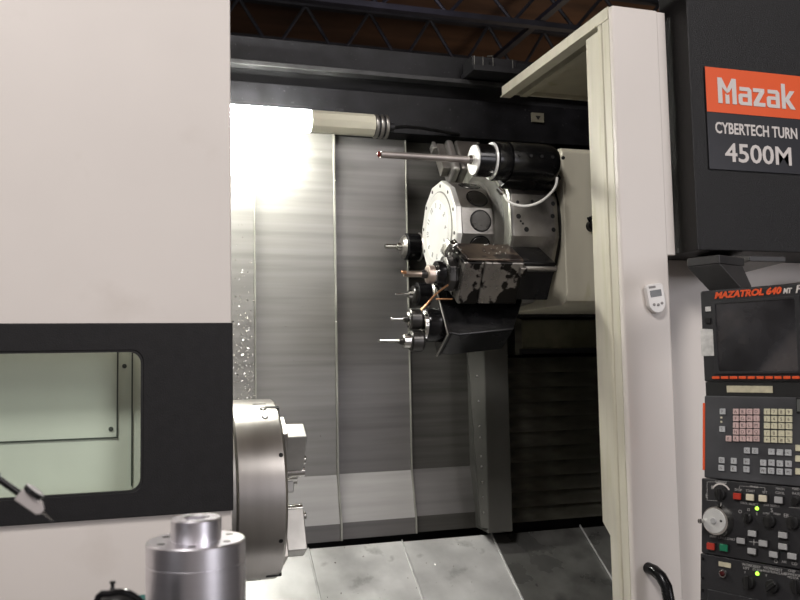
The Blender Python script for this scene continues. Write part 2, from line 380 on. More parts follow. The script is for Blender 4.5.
MB().box(0, SW, -.004, 0, 0, SH).build('sign_backing', signblk, t, SF, bevel=.001)
MB().box(0, SW, -.0055, -.004, SO, SH).build('orange_field', orange, t, SF)
lg = MB()
fx_ = lambda px, py: onf(SF, px, py)
def poly(pts, ox, oz, s, y=-.0058):
    lg.prism([(ox+p[0]*s, oz+p[1]*s) for p in pts], 'y', y-.0012, y)
# block letters of the logo: height unit = 1
s = .0805; ox, oz = fx_(717, 103)[0], fx_(717, 103.5)[1]
poly([(0, 0), (.19, 0), (.19, .62), (.40, .40), (.40, .58), (.19, .98), (0, .98)], ox, oz, s)           # M left
poly([(.40, .58), (.40, .40), (.50, .52), (.60, .62), (.60, .98)][:0] or [(.41, .56), (.41, .40), (.52, .47), (.64, .64), (.64, 0), (.83, 0), (.83, .98), (.64, .98)], ox, oz, s)
poly([(.325, 0), (.50, 0), (.50, .36), (.41, .33), (.325, .38)], ox, oz, s)                              # M middle stem
def let_a(x):
    poly([(x+.06, .70), (x+.50, .70), (x+.60, .60), (x+.60, 0), (x+.42, 0), (x+.42, .55), (x+.06, .55)], ox, oz, s)
    poly([(x, .38), (x+.08, .44), (x+.42, .44), (x+.42, .31), (x+.18, .31), (x+.18, .13), (x+.42, .13), (x+.42, 0), (x+.08, 0), (x, .07)], ox, oz, s)
let_a(.92)
poly([(1.60, .70), (2.12, .70), (2.12, .56), (1.84, .15), (2.14, .15), (2.14, 0), (1.60, 0), (1.60, .14), (1.88, .55), (1.60, .55)], ox, oz, s)
let_a(2.22)
poly([(2.92, 0), (3.10, 0), (3.10, .98), (2.92, .98)], ox, oz, s)
poly([(3.10, .42), (3.32, .72), (3.54, .72), (3.27, .38), (3.56, 0), (3.33, 0), (3.10, .30)], ox, oz, s)
lg.build('sign_logo', letter, t, SF)
fx = lambda px, py: onf(SF, px, py)
MB().text('CYBERTECH TURN', .050, 0, 0, bold=.0011, y=-.0042, fit=(fx(714, 124)[0], fx(796, 134)[0], fx(714, 133.5)[1], fx(714, 122)[1])).build('sign_lettering', letter, t, SF)
MB().text('4500M', .082, 0, 0, bold=.0012, y=-.0042, fit=(fx(724, 153)[0], fx(790, 153)[0], fx(724, 162)[1], fx(724, 143)[1])).build('sign_lettering', letter, t, SF)

# ================================================================== interior: beam, guards, tray
TB = Matrix.Translation((-.48, -.48, -.012))
t = thing('header_beam', 'long speckled dark beam with guide rail across the machine top', 'beam', (1.3, 3.22, 2.5))
MB().box(-1.4, 3.2, 3.70, 3.95, 2.735, 2.845).build('upper_beam', beamm, t, TB, bevel=.004)
MB().box(-1.4, 1.965, 3.655, 3.70, 2.715, 2.735).build('guide_rail', mat('worn_rail', (.035, .035, .036), .5, metal=.2, var=.4, scale=9, col2=(.012, .012, .013), c2pos=(.42, .6), c2scale=7), t, TB, bevel=.003)
MB().box(-1.4, 3.2, 3.76, 3.95, 2.665, 2.735).build('beam_recess', dark, t, TB)
MB().box(-1.4, 3.2, 3.70, 3.95, 2.50, 2.665).build('lower_beam', beamm, t, TB, bevel=.004)
tag(MB().box(-1.88, 2.72, 3.475, 3.51, 0, 2.84).build('rear_bulkhead', dark), 'dark rear sheet of the machine enclosure behind the guards', 'machine panel')
t = thing('rail_bracket', 'dark bracket block with upright steel pins on the rail', 'bracket', (1.40, 3.12, 2.73))
MB().box(1.79, 2.00, 3.56, 3.70, 2.742, 2.765).build('bracket_plate', dark, t, TB, bevel=.002)
MB().box(1.80, 2.00, 3.60, 3.70, 2.765, 2.815).build('bracket_body', dark, t, TB, bevel=.002)
for x in (1.80, 1.838, 1.882, 1.97):
    m = MB(); m.cyl((x, 3.575, 2.765), (x, 3.575, 2.806), .0022, seg=8)
    if x == 1.882: m.cyl((x, 3.575, 2.812), (x-.025, 3.575, 2.808), .0035, seg=8)
    m.build('pin', pillarm, t, TB)
m = MB().box(1.657-.028, 1.657+.028, 3.210, 3.22, 2.576, 2.616).build('warning_label', mat('dark_yellow_label', (.16, .15, .11), .6, var=.1)); tag(m, 'small yellowed label with dark triangle on beam under hood', 'label')  # label in a darker yellow than the console labels
MB().prism([(1.645, 2.602), (1.669, 2.602), (1.657, 2.586)], 'y', 3.208, 3.210).build('dark_triangle', holem, m)

def guard(name, label, x0, x1, y, zt, kink=1.125, hemw=.009, low=None, m=None):
    m = m or sheet; low = low or sheet_lit
    t = thing(name, label, 'guard sheet', ((x0+x1)/2, y, .88), 'sheet steel guards on the rear wall')
    MB().box(x0, x1, y, y+.006, kink, zt).build('guard_sheet', m, t)
    MB().prism([(y-.001, kink), (y-.045, .944), (y-.039, .944), (y+.005, kink)], 'x', x0, x1).build('lower_sheet', low, t)
    MB().box(x0, x1, y-.045, y-.039, .880, .9435).build('bottom_lip', sheet_half_shaded if low is sheet_lit else sheet_shaded, t)
    if hemw:
        h = [(y-.008, zt), (y-.008, kink), (y-.052, .940), (y-.052, .880), (y-.0455, .880), (y-.0455, .942), (y-.0005, kink), (y-.0005, zt)]
        MB().prism(h, 'x', x1-hemw, x1).build('raised_hem', hem, t, bevel=.002)
    return t
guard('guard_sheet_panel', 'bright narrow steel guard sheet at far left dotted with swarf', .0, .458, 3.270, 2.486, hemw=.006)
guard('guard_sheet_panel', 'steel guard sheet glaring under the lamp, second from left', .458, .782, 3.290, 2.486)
guard('guard_sheet_panel', 'darker grey steel guard sheet behind the long probe', .782, 1.092, 3.310, 2.486, hemw=.007, m=sheet_half_shaded)
guard('guard_sheet_panel', 'dark steel guard sheet behind the turret, beside the riveted pillar', 1.092, 1.400, 3.330, 2.486, hemw=0, m=sheet_shaded, low=sheet_half_shaded)
TP_ = Matrix.Translation((-.448, -.45, -.10))
t = thing('guard_pillar', 'dull steel square pillar with a row of rivets below turret', 'pillar', (1.40, 3.15, .88))
MB().box(1.80, 1.905, 3.60, 3.82, .98, 1.80).build('pillar_box', pillarm, t, TP_, bevel=.004)
MB().hexa([(1.748, 3.66, 1.80), (1.80, 3.60, 1.80), (1.80, 3.66, 1.80), (1.76, 3.70, 1.80)],
          [(1.775, 3.62, 1.0), (1.80, 3.60, 1.0), (1.80, 3.66, 1.0), (1.79, 3.68, 1.0)]).build('rivet_flange', pillarm, t, TP_, bevel=.002)
for k, z in enumerate((1.70, 1.60, 1.50, 1.40, 1.355, 1.28, 1.24, 1.18, 1.12, 1.06)):
    f = (1.80-z)/.80
    MB().lathe([(0, .0055), (.003, .0045), (.004, 0)], (1.775+.014*f, 3.628-.014*f, z), (-.6, -.8, 0), 10).build('rivet', chrome, t, TP_)

t = thing('way_cover', 'stack of dull horizontal steel slats right of the pillar', 'way cover', (2.05, 3.3, .88))
zs = 1.572
for k in range(11):
    MB().prism([(3.32, zs), (3.298, zs-.0605), (3.298, zs-.064), (3.35, zs-.064), (3.35, zs)], 'x', 1.462, 2.65).build('slat', slat, t)
    zs -= .0625
MB().box(1.462, 2.65, 3.351, 3.474, .192, 1.575).build('cover_backing', dark, t)
TW = Matrix.Translation((-.45, -.50, -.068))
t = thing('way_ledge', 'dim box shaped ledge with framed front under the cream carriage', 'ledge', (2.05, 3.2, 1.6))
MB().box(1.99, 3.1, 3.70, 3.82, 1.672, 1.80).build('ledge_box', mat('dim_olive_paint', (.17, .165, .11), .5, var=.2, scale=6, col2=(.10, .10, .06), c2pos=(.5, .65), c2scale=8), t, TW, bevel=.01)
MB().box(1.97, 3.1, 3.67, 3.70, 1.655, 1.675).build('ledge_lip', dark, t, TW)
MB().box(1.96, 3.1, 3.64, 3.95, 1.805, 1.850).build('ledge_top', dark, t, TW, bevel=.003)
MB().box(1.955, 1.985, 3.68, 3.83, 1.65, 1.80).build('ledge_end', slat, t, TW)

sy, sz = 3.245, .862
xs = [-.10, .652, 1.027, 1.408, 1.815, 2.65]
xl = ['tray plate lying behind and under the chuck', 'sloping steel tray plate right of the chuck, second from left', 'sloping steel tray plate in the middle under the turret',
      'dark sloping steel tray plate right below the pillar', 'darkest sloping tray plate beside the cream door']
for k in range(5):
    x0, x1 = xs[k]+.001, xs[k+1]-.001; z1 = sz-.625; dz = .006
    o = MB().hexa([(x0, sy, sz-.003*k), (x1, sy, sz-.003*k), (x1, 2.34, z1), (x0, 2.34, z1)],
              [(x0, sy, sz-.01-.003*k), (x1, sy, sz-.01-.003*k), (x1, 2.34, z1-.01), (x0, 2.34, z1-.01)]).build('tray_plate', trayp if k < 3 else tray_shaded, None)
    tag(o, xl[k], 'tray plate', 'sloping chip tray plates')
    sm = MB()
    sm.hexa([(x1-.0065, sy, sz+.003), (x1-.002, sy, sz+.003), (x1-.002, 2.34, z1+.004), (x1-.0065, 2.34, z1+.004)],
            [(x1-.0065, sy, sz-.004), (x1-.002, sy, sz-.004), (x1-.002, 2.34, z1-.002), (x1-.0065, 2.34, z1-.002)])
    if k < 4: tag(sm.build('raised_seam', trayp, o), 'pale raised seam')

tag(MB().box(-.1, 2.65, 2.345, 3.46, 0, .19).build('machine_bed', dark), 'dark cast machine bed under the sloping tray plates', 'machine bed')
tag(MB().box(2.725, 2.75, 2.345, 3.47, 0, 2.56).build('end_sheet', dark), 'dark end sheet closing the machine enclosure at the right', 'machine panel')
tag(MB().box(-1.93, -1.90, 2.27, 3.51, 0, 2.84).build('end_sheet', dark), 'dark end sheet closing the machine enclosure at the left', 'machine panel')
# swarf: stuff
sw = MB()
def flake(x, y, z, s, n=(0, -1, 0)):
    a = Vector((random.uniform(-1, 1), random.uniform(-.3, .3), random.uniform(-1, 1))).normalized()*s
    b = Vector((random.uniform(-1, 1), random.uniform(-.3, .3), random.uniform(-1, 1))).normalized()*s*.7
    p = Vector((x, y, z)); vs = [sw.bm.verts.new(q) for q in (p-a, p+b, p+a, p-b)]; f = sw.bm.faces.new(vs)
for k in range(520):
    z = 1.44+random.gauss(0, .24)
    flake(random.uniform(.37, .450), 3.263, min(max(z, 1.15), 2.1), random.uniform(.0016, .0055))
for k in range(24): flake(random.uniform(.47, .76), 3.283, random.uniform(1.18, 1.8), random.uniform(.001, .003))
for k in range(40):
    q = random.choice((0, 1)); flake((.768, 1.080)[q]+random.uniform(0, .012), (3.278, 3.298)[q], random.uniform(1.16, 2.3), random.uniform(.001, .0028))
for k in range(40):
    y = random.uniform(3.0, 3.235); flake(random.uniform(.66, 1.4), y, sz-(sy-y)*.691+.004, random.uniform(.0015, .004))
for k in range(160): 
    x = random.uniform(.40, .56); y = random.uniform(2.75, 3.0); flake(x, y, sz-(sy-y)*.691+.005, random.uniform(.0015, .006))
tag(sw.build('swarf', chipm), 'scattered bright metal chips stuck on guard sheets and tray', 'swarf', kind='stuff')

# ================================================================== work lamp
LY, LZ, LR = 3.05, 2.456, .041
TL = Matrix.Translation((-.453, 0, 0))
t = thing('tube_lamp', 'bright tubular work lamp with pale housing under the dark beam', 'work lamp', (.5, LY, LZ-LR))
MB().cyl((.25, LY, LZ+.006), (1.085, LY, LZ+.006), LR, seg=28).build('lit_tube', lit, t, TL)
MB().lathe([(0, LR+.001), (.245, LR+.001)], (1.085, LY, LZ+.006), (1, 0, 0), 10).build('tube_housing', tubem, t, TL)
for x in (1.332, 1.352, 1.372):
    MB().lathe([(0, LR+.003), (.003, LR+.005), (.009, LR+.005), (.012, LR+.003)], (x, LY, LZ+.004), (1, 0, 0), 28).build('clamp_ring', drum, t, TL)
MB().lathe([(0, LR), (.05, LR), (.055, .018), (.08, .016), (.085, 0)], (1.331, LY, LZ+.004), (1, 0, 0), 24).build('end_cap', dark, t, TL)
MB().tube([(1.41, LY, LZ+.004), (1.47, LY+.03, LZ+.02), (1.56, LY+.10, LZ+.04), (1.75, LY+.17, LZ+.045)], .007, 8).build('lamp_cable', rubber, t, TL)
for x in (.35, 1.20):
    MB().box(x-.012, x+.012, LY-.01, 3.215, LZ+.048, LZ+.06).build('lamp_bracket', dark, t, TL)

# ================================================================== chuck
CY, CZ, CR = 2.70, 1.176, .275
TC = Matrix.Translation((-.365, 0, 0))
t = thing('lathe_chuck', 'big round ground steel chuck with jaws behind the cream panel', 'chuck', (.37, CY, CZ-CR))
MB().lathe([(-.017, CR-.008), (-.012, CR), (.118, CR), (.126, CR-.006), (.128, .05), (.10, .045), (.10, 0)], (.668, CY, CZ), (1, 0, 0), 128).build('chuck_body', chuckm, t, TC)
MB().lathe([(0, .24), (.03, .262), (.10, .262)], (.55, CY, CZ), (1, 0, 0), 96).build('spindle_flange', jawm, t, TC)
MB().cyl((.50, CY, CZ), (.55, CY, CZ), .22, seg=64).build('spindle_nose', dark, t, TC)
def rimpt(px, py):
    d = ray(px, py); # first hit with the rim cylinder
    a = d.y*d.y+d.z*d.z; oy, oz = CAM.y-CY, CAM.z-CZ; b = 2*(oy*d.y+oz*d.z); c = oy*oy+oz*oz-CR*CR
    q = b*b-4*a*c
    if q < 0: return None
    return CAM+d*((-b-math.sqrt(q))/(2*a))
def rimhole(px, py, r=.007, m=holem, name='screw_hole', ring=True):
    p = rimpt(px, py)
    if p is None: return
    n = Vector((0, p.y-CY, p.z-CZ)).normalized(); p.x = min(p.x, .417)
    MB().lathe([(-.006, r), (.0008, r)], p, n, 16).build(name, m, t)
    if ring: MB().lathe([(.0, r*.36), (.0014, r*.36)], p, n, 10).build('screw_center', chuckm, t)
rimhole(281, 455, .0065, ring=False); rimhole(281, 541, .0065, ring=False)
rimhole(263, 409, .0105); rimhole(265, 417, .0105); rimhole(249, 412, .005)
def rimslot(a, x0, x1, w):
    m = MB(); m.box(x0, x1, -CR-.001, -CR+.02, -w/2, w/2)
    m.xf(TC @ Matrix.Translation((0, CY, CZ)) @ Matrix.Rotation(-R(a), 4, 'X')); m.build('jaw_slot', holem, t)
rimslot(67, .755, .796, .014); rimslot(73, .72, .76, .004); rimslot(-62, .75, .796, .016); rimslot(-70, .70, .74, .012)
for a in (58, -62, 180):
    RM = TC @ Matrix.Translation((0, CY, CZ)) @ Matrix.Rotation(-R(a), 4, 'X')
    m = MB(); m.box(.795, .815, -.235, -.06, -.045, .045); j0 = m.build('jaw_base', chuckm, t, RM, bevel=.003)
    m = MB(); m.box(.815, .876, -.215, -.085, -.034, .034); m.build('jaw', jawm, t, RM, bevel=.004)
    MB().cyl((.80, -.07, -.02), (.882, -.07, -.02), .016, seg=16).build('jaw_screw', chrome, t, RM)
    MB().lathe([(0, .014), (.012, .014), (.014, .011), (.014, 0)], (.874, -.10, .0), (1, 0, 0), 18).build('jaw_bolt', chrome, t, RM)

# ================================================================== turret
AY, AZ = 2.88, 2.035; DEL = 4.0
TX = Matrix.Translation((-.385, 0, 0)); TF = Matrix.Translation((-.404, 0, 0))
def drumM(th, dx=0.0): return Matrix.Translation((dx, 0, 0)) @ TX @ Matrix.Translation((0, AY, AZ)) @ Matrix.Rotation(-R(th), 4, 'X')     # local -y is outwards at angle th
ph = R(DEL-15)
def facet(r_ap): return r_ap/math.cos(PI/12)
t = thing('tool_turret', 'twelve sided tool turret with glaring white face plate', 'turret', (1.26, AY, AZ-.28))
MB().lathe([(0, facet(.173)), (.004, facet(.177)), (.022, facet(.177))], (1.472, AY, AZ), (1, 0, 0), 12, ph).build('face_plate', white_plate, t, TF, bevel=.002, angle=20)
MB().lathe([(0, .142), (.003, .145), (.004, .145)], (1.4695, AY, AZ), (1, 0, 0), 64).build('plate_ring', drum, t, TF)
MB().lathe([(0, 0), (0, .139), (.004, .142), (.005, .142)], (1.4680, AY, AZ), (1, 0, 0), 64).build('dial_disc', white_plate, t, TF)
MB().lathe([(0, 0), (0.0, .113), (.003, .115), (.004, .115)], (1.4650, AY, AZ), (1, 0, 0), 64).build('polished_disc', glarem, t, TF)
for k in range(12):
    a = 2*PI*k/12
    q = MB(); q.text(str(k+1), .026, 0, -.009, align='CENTER', depth=.0004, bold=.0006)
    q.xf(Matrix.Translation((1.4645, AY, AZ)) @ Matrix.Rotation(a, 4, 'X') @ Matrix.Translation((0, 0, .094)) @ Matrix.Rotation(-PI/2, 4, 'Z'))
    q.build('station_number', letterd, t, TF)
for k in range(12):
    a = DEL-15+30*k; M = drumM(a)
    MB().lathe([(0, .0065), (.002, .0065)], (1.452, -.163, 0), (1, 0, 0), 12).build('plate_screw', drumd, t, M)
MB().lathe([(0, facet(.172)), (.128, facet(.172))], (1.476, AY, AZ), (1, 0, 0), 12, ph).build('front_drum', drum, t, TX, bevel=.004, angle=20)
MB().lathe([(0, .188), (.012, .20), (.028, .262), (.03, .262)], (1.595, AY, AZ), (1, 0, 0), 60).build('drum_flange', mat('matte_dark_flange', (.10, .097, .085), .55, metal=.2, var=.3, scale=8), t, TX)
MB().lathe([(0, facet(.268)), (.006, facet(.273)), (.160, facet(.273)), (.185, facet(.255))], (1.620, AY, AZ), (1, 0, 0), 12, ph).build('tool_drum', drum, t, TX, bevel=.003, angle=20)
MB().lathe([(0, facet(.262)), (.003, facet(.270)), (.006, facet(.270))], (1.6135, AY, AZ), (1, 0, 0), 12, ph).build('drum_edge', hem, t, TX, angle=20)
MB().lathe([(0, .24), (.03, .24)], (1.80, AY, AZ), (1, 0, 0), 60).build('drum_back', blk, t, TX)
for k in range(-2, 5):
    M = drumM(DEL+30*k)
    MB().lathe([(0, .036), (.003, .034), (.003, 0)], (1.548, -.172, 0), (0, -1, 0), 36).build('pocket_cap', drumd, t, M)
    MB().lathe([(0, .040), (.001, .040)], (1.548, -.172, 0), (0, -1, 0), 36).build('pocket_rim', blk, t, M)
for a in (DEL,):
    M = drumM(a)
    for x, z, r in ((1.645, .045, .006), (1.78, .045, .008), (1.645, -.005, .009), (1.775, 0, .008), (1.652, -.022, .004), (1.66, -.030, .004),
                    (1.672, -.050, .009), (1.775, -.048, .008), (1.70, .05, .006)):
        MB().lathe([(-.004, r), (.0006, r)], (x, -.273, z), (0, -1, 0), 14).build('bolt_hole', holem, t, M)
# carriage
t = thing('turret_carriage', 'big cream painted carriage box behind the turret', 'carriage', (1.9, 2.9, 1.747))
MB().prism([(2.62, 1.79), (2.632, 1.762), (2.66, 1.747), (3.13, 1.747), (3.13, 2.305), (2.64, 2.305), (2.62, 2.29)], 'x', 1.441, 2.55).build('carriage_box', ivory, t, bevel=.006)
MB().lathe([(0, .020), (.02, .018), (.022, .010), (.035, .008), (.036, 0)], (1.545, 2.621, 2.025), (0, -1, 0), 14).build('lifting_bolt', blk, t)
MB().cyl((1.535, 2.62, 2.05), (1.56, 2.59, 2.06), .008, seg=8).build('bolt_nipple', blk, t)
MB().box(1.50, 2.55, 3.131, 3.474, 1.785, 2.2).build('carriage_base', dark, t)

# --- tool holders (each a thing of its own)
def holder(label, loc, name='tool_holder', g='tool holders on the turret'):
    return thing(name, label, 'tool holder', loc, g)
# A: probe holder on top
MA = drumM(35)
p = MA @ Vector((1.66, -.36, 0))
t = holder('long black cylindrical holder with thin steel probe rod, topmost front', p, 'probe_holder')
YA = -.345
MB().lathe([(0, .062), (.004, .066), (.045, .066), (.05, .063)], (1.548, YA, 0), (1, 0, 0), 40).build('collar', blk, t, MA)
MB().lathe([(0, .060), (.003, .068), (.150, .068), (.170, .063), (.180, .055), (.180, 0)], (1.598, YA, 0), (1, 0, 0), 40).build('holder_body', blk, t, MA)
MB().lathe([(0, .055), (.065, .056)], (1.485, YA, 0), (1, 0, 0), 36).build('neck', blk, t, MA)
MB().lathe([(0, 0), (0, .050), (.006, .051)], (1.478, YA, 0), (1, 0, 0), 36).build('reflector_disc', glarem, t, MA)
MB().lathe([(0, .0625), (.006, .0635)], (1.540, YA, 0), (1, 0, 0), 40).build('bright_ring', glarem, t, MA)
MB().lathe([(0, .010), (.01, .016), (.022, .016)], (1.457, YA, 0), (1, 0, 0), 20).build('probe_hub', chrome, t, MA)
MB().lathe([(0, .0110), (.18, .0115), (.31, .0125)], (1.155, YA, 0), (1, 0, 0), 18).build('probe_rod', rodm, t, MA)
MB().lathe([(0, 0), (.002, .007), (.007, .0112), (.012, .007), (.014, .003)], (1.142, YA, 0), (1, 0, 0), 14).build('ruby_tip', redm, t, MA)
MB().prism([(1.585, -.273), (1.80, -.273), (1.80, -.305), (1.63, -.32), (1.60, -.318)], 'z', -.058, .058).build('holder_base', blk, t, MA, bevel=.004)
MB().box(1.625, 1.80, -.33, -.300, -.05, .05).build('saddle', blk, t, MA, bevel=.004)
for x in (1.62, 1.66, 1.70, 1.74, 1.78):
    MB().lathe([(-.004, .006), (.001, .006)], (x, YA-.062 if x > 1.61 else YA, -.034), (0, -.88, -.47), 12).build('socket_screw', holem, t, MA)
def wp(px, py, Y): d = ray(px, py); return CAM+d*(Y/d.y)
hp = [wp(504, 195, 2.55), wp(508, 201, 2.53), wp(516, 205, 2.51), wp(527, 206, 2.50), wp(540, 202, 2.50), wp(551, 193, 2.51), wp(556, 185, 2.53), wp(557, 178, 2.55)]
def smooth(pts, n=4):
    out = []
    for i in range(len(pts)-1):
        p0 = pts[max(i-1, 0)]; p1 = pts[i]; p2 = pts[i+1]; p3 = pts[min(i+2, len(pts)-1)]
        for k in range(n):
            u = k/n; out.append(.5*((2*p1)+(-p0+p2)*u+(2*p0-5*p1+4*p2-p3)*u*u+(-p0+3*p1-3*p2+p3)*u**3))
    return out+[pts[-1]]
MB().tube(smooth(hp), .0045, 10).build('white_hose', whiteh, t)
MB().lathe([(0, .010), (.02, .012), (.03, .006)], wp(498, 188, 2.57), (.5, -.2, -.6), 12).build('hose_fitting', chrome, t)
# B: middle driven holder
MBb = drumM(-30.5)
p = MBb @ Vector((1.5, -.36, 0))
t = holder('blotched square holder block with collet and short milling tool', p, 'milling_holder')
MB().box(1.395, 1.462, -.425, -.278, -.088, .060).build('front_block', blotch, t, MBb, bevel=.004)
MB().box(1.463, 1.600, -.430, -.275, -.085, .063).build('main_block', blotch, t, MBb, bevel=.005)
MB().box(1.601, 1.725, -.410, -.272, -.080, .058).build('rear_block', blk, t, MBb, bevel=.006)
MB().box(1.405, 1.600, -.420, -.288, .0625, .071).build('top_plate', rust, t, MBb, bevel=.003)
MB().box(1.585, 1.61, -.440, -.40, .02, .050).build('lug', blotch, t, MBb, bevel=.004)
MB().cyl((1.61, -.405, .035), (1.73, -.405, .035), .011, seg=12).build('side_rod', drum, t, MBb)
MB().lathe([(0, .050), (.006, .060), (.028, .062), (.03, .055), (.040, .055)], (1.353, -.352, -.012), (1, 0, 0), 8).build('lock_nut', drumd, t, MBb, bevel=.003)
MB().lathe([(0, .040), (.02, .044), (.035, .044)], (1.330, -.352, -.012), (1, 0, 0), 28).build('flange', blk, t, MBb)
MB().lathe([(0, .026), (.002, .030), (.022, .030)], (1.300, -.352, -.016), (1, 0, 0), 28).build('collet_nut', pinkish, t, MBb)
MB().lathe([(0, .028), (.022, .029)], (1.316, -.352, -.016), (1, 0, 0), 28).build('collet_chuck', chrome, t, MBb)
MB().lathe([(0, .010), (.008, .014), (.022, .014)], (1.280, -.352, -.016), (1, 0, 0), 20).build('collet', drumd, t, MBb)
MB().lathe([(0, .0085), (.003, .0105), (.065, .0105)], (1.222, -.352, -.016), (1, 0, 0), 18).build('tool_shank', bronze, t, MBb)
MB().box(1.212, 1.228, -.362, -.350, -.012, -.004).build('insert_tip', copper, t, MBb, bevel=.001)
MB().prism([(1.355, .04), (1.392, .065), (1.392, .098), (1.375, .085), (1.365, .10), (1.35, .06)], 'y', -.35, -.31).build('silver_bracket', chrome, t, MBb, bevel=.006)
MB().lathe([(0, .005), (.025, .006)], (1.378, -.33, .070), (.5, 0, 1), 10).build('coolant_pipe', chrome, t, MBb)
m = MB()
for k in range(16):
    x = 1.48+.09*random.random(); m.ball((x, random.uniform(-.38, -.30), .074), random.uniform(.0012, .0025), 4)
for k in range(14): m.ball((random.uniform(1.36, 1.40), random.uniform(-.40, -.30), random.uniform(.055, .085)), random.uniform(.002, .004), 4)
o = m.build('coolant_splash', jawm, t, MBb); o['kind'] = 'stuff'
# copper nozzle
# C: lower twin drill holder
MC = drumM(-58) @ Matrix.Translation((0, -.03, 0))
p = MC @ Vector((1.5, -.4, 0))
t = holder('black holder block with twin stacked drill spindles, lowest', p, 'drill_holder')
MB().prism([(1.375, -.465), (1.37, -.45), (1.37, -.29), (1.40, -.240), (1.66, -.240), (1.665, -.33), (1.60, -.450), (1.40, -.470)], 'z', -.060, .062).build('holder_block', blk, t, MC, bevel=.006)
MB().box(1.362, 1.374, -.468, -.285, -.066, .068).build('end_plate', blk, t, MC, bevel=.004)
m = MB(); m.box(1.357, 1.362, -.472, -.28, .062, .068).box(1.357, 1.362, -.472, -.466, -.066, .068); m.build('bright_edge', drum, t, MC, bevel=.002)
MB().lathe([(0, .050), (.01, .056), (.05, .058)], (1.312, -.39, .004), (1, 0, 0), 36).build('spindle_flange', blk, t, MC, bevel=.001)
MB().lathe([(0, .047), (.003, .050), (.012, .050)], (1.300, -.39, .004), (1, 0, 0), 36).build('spindle_ring', chrome, t, MC)
for yy, zz in ((-.372, .014), (-.440, -.016)):
    MB().lathe([(0, .030), (.004, .035), (.036, .036), (.042, .032)], (1.258, yy, zz), (1, 0, 0), 32).build('spindle_body', drumd, t, MC)
for q, (yy, zz, tipx, r) in enumerate(((-.372, .014, 1.226, .005), (-.440, -.016, 1.152, .0065))):
    MB().lathe([(0, .020), (.003, .024), (.03, .024), (.032, .028), (.05, .028)], (1.252 if q == 0 else 1.232, yy, zz), (1, 0, 0), 26).build('collet_nut', chrome, t, MC)
    MB().lathe([(0, .010), (.012, .014)], (1.240 if q == 0 else 1.220, yy, zz), (1, 0, 0), 18).build('collet', drumd, t, MC)
    if q == 0:
        MB().lathe([(0, .004), (.002, .0065), (.02, .0045), (.055, .0055)], (1.196, yy, zz), (1, 0, 0), 14).build('drill_bit', chrome, t, MC)
    else:
        m = MB(); N = 90; x0, x1 = 1.148, 1.232; bm = m.bm; rings = []
        for i in range(N+1):
            f = i/N; x = x0+(x1-x0)*f; rr = r*min(1, .15+f*14); tw = f*9*PI
            rings.append([bm.verts.new((x, yy+math.cos(a+tw)*rr*(1-.42*abs(math.sin(a))**2), zz+math.sin(a+tw)*rr*(1-.42*abs(math.sin(a))**2))) for a in [2*PI*k/12 for k in range(12)]])
        for A, B in zip(rings, rings[1:]):
            for k in range(12): bm.faces.new((A[k], A[(k+1) % 12], B[(k+1) % 12], B[k]))
        bm.faces.new(rings[0]); bm.faces.new(rings[-1][::-1])
        m.build('twist_drill', chrome, t, MC)
for k in range(6):
    a = k*PI/3
    MB().lathe([(0, .005), (.004, .005)], (1.310, -.39+.05*math.cos(a), .004+.05*math.sin(a)), (-1, 0, 0), 10).build('flange_screw', chrome, t, MC)
m = MB()
for k in range(26): m.box(*(lambda x, y: (x, x+random.uniform(.004, .02), y, y+.004))(random.uniform(1.39, 1.45), random.uniform(-.512, -.46)), -.062+random.uniform(0, .01), -.050)
# copper coolant nozzle between B and C
cp = [wp(448, 285, 2.51), wp(441, 290, 2.50), wp(434, 296, 2.49), wp(427, 304, 2.48), wp(421, 310, 2.48)]
MB().tube(smooth(cp), .0032, 10).build('copper_nozzle', copper, t)
MB().tube([wp(452, 299, 2.54), wp(444, 299, 2.53), wp(436, 299, 2.53)], .003, 10).build('brass_fitting', copper, t)
# D/E: holders behind the disc
for th, r, lb, xa in ((182, .33, 'small black round holder with short steel tip left of the white disc, upper', 1.50),
                      (217, .345, 'black cylindrical holder with tiny centre drill left of the disc, lower', 1.525)):
    M = drumM(th, -.07); p = M @ Vector((1.55, -r, 0)); up_ = th < 200
    t = holder(lb, p, 'boring_holder')
    MB().lathe([(0, .048), (.004, .054), (.060, .054), (.066, .050), (.30, .050)] if up_ else [(0, .040), (.004, .046), (.09, .046), (.1, .050), (.28, .050)], (xa+.0, -r, 0), (1, 0, 0), 36).build('holder_body', blk, t, M)
    MB().lathe([(0, .052), (.006, .058), (.012, .052)], (xa+.055, -r, 0), (1, 0, 0), 36).build('bright_rim', drum, t, M)
    if up_: MB().lathe([(0, .036), (.004, .040), (.012, .048)], (xa-.014, -r, 0), (1, 0, 0), 30).build('front_flange', drum, t, M)
    else: MB().lathe([(0, .030), (.004, .034), (.016, .034)], (xa-.016, -r, 0), (1, 0, 0), 30).build('front_flange', drumd, t, M)
    MB().lathe([(0, .010), (.003, .016), (.02, .018)], (xa-.034, -r, 0), (1, 0, 0), 20).build('collet', chrome, t, M)
    MB().lathe([(0, .003), (.004, .010 if up_ else .005), (.06, .010 if up_ else .006)], (xa-.085, -r, 0), (1, 0, 0), 16).build('tool_bit', chrome, t, M)
    MB().box(1.60, 1.76, -.30, -.272, -.05, .05).build('holder_base', blk, t, M, bevel=.003)
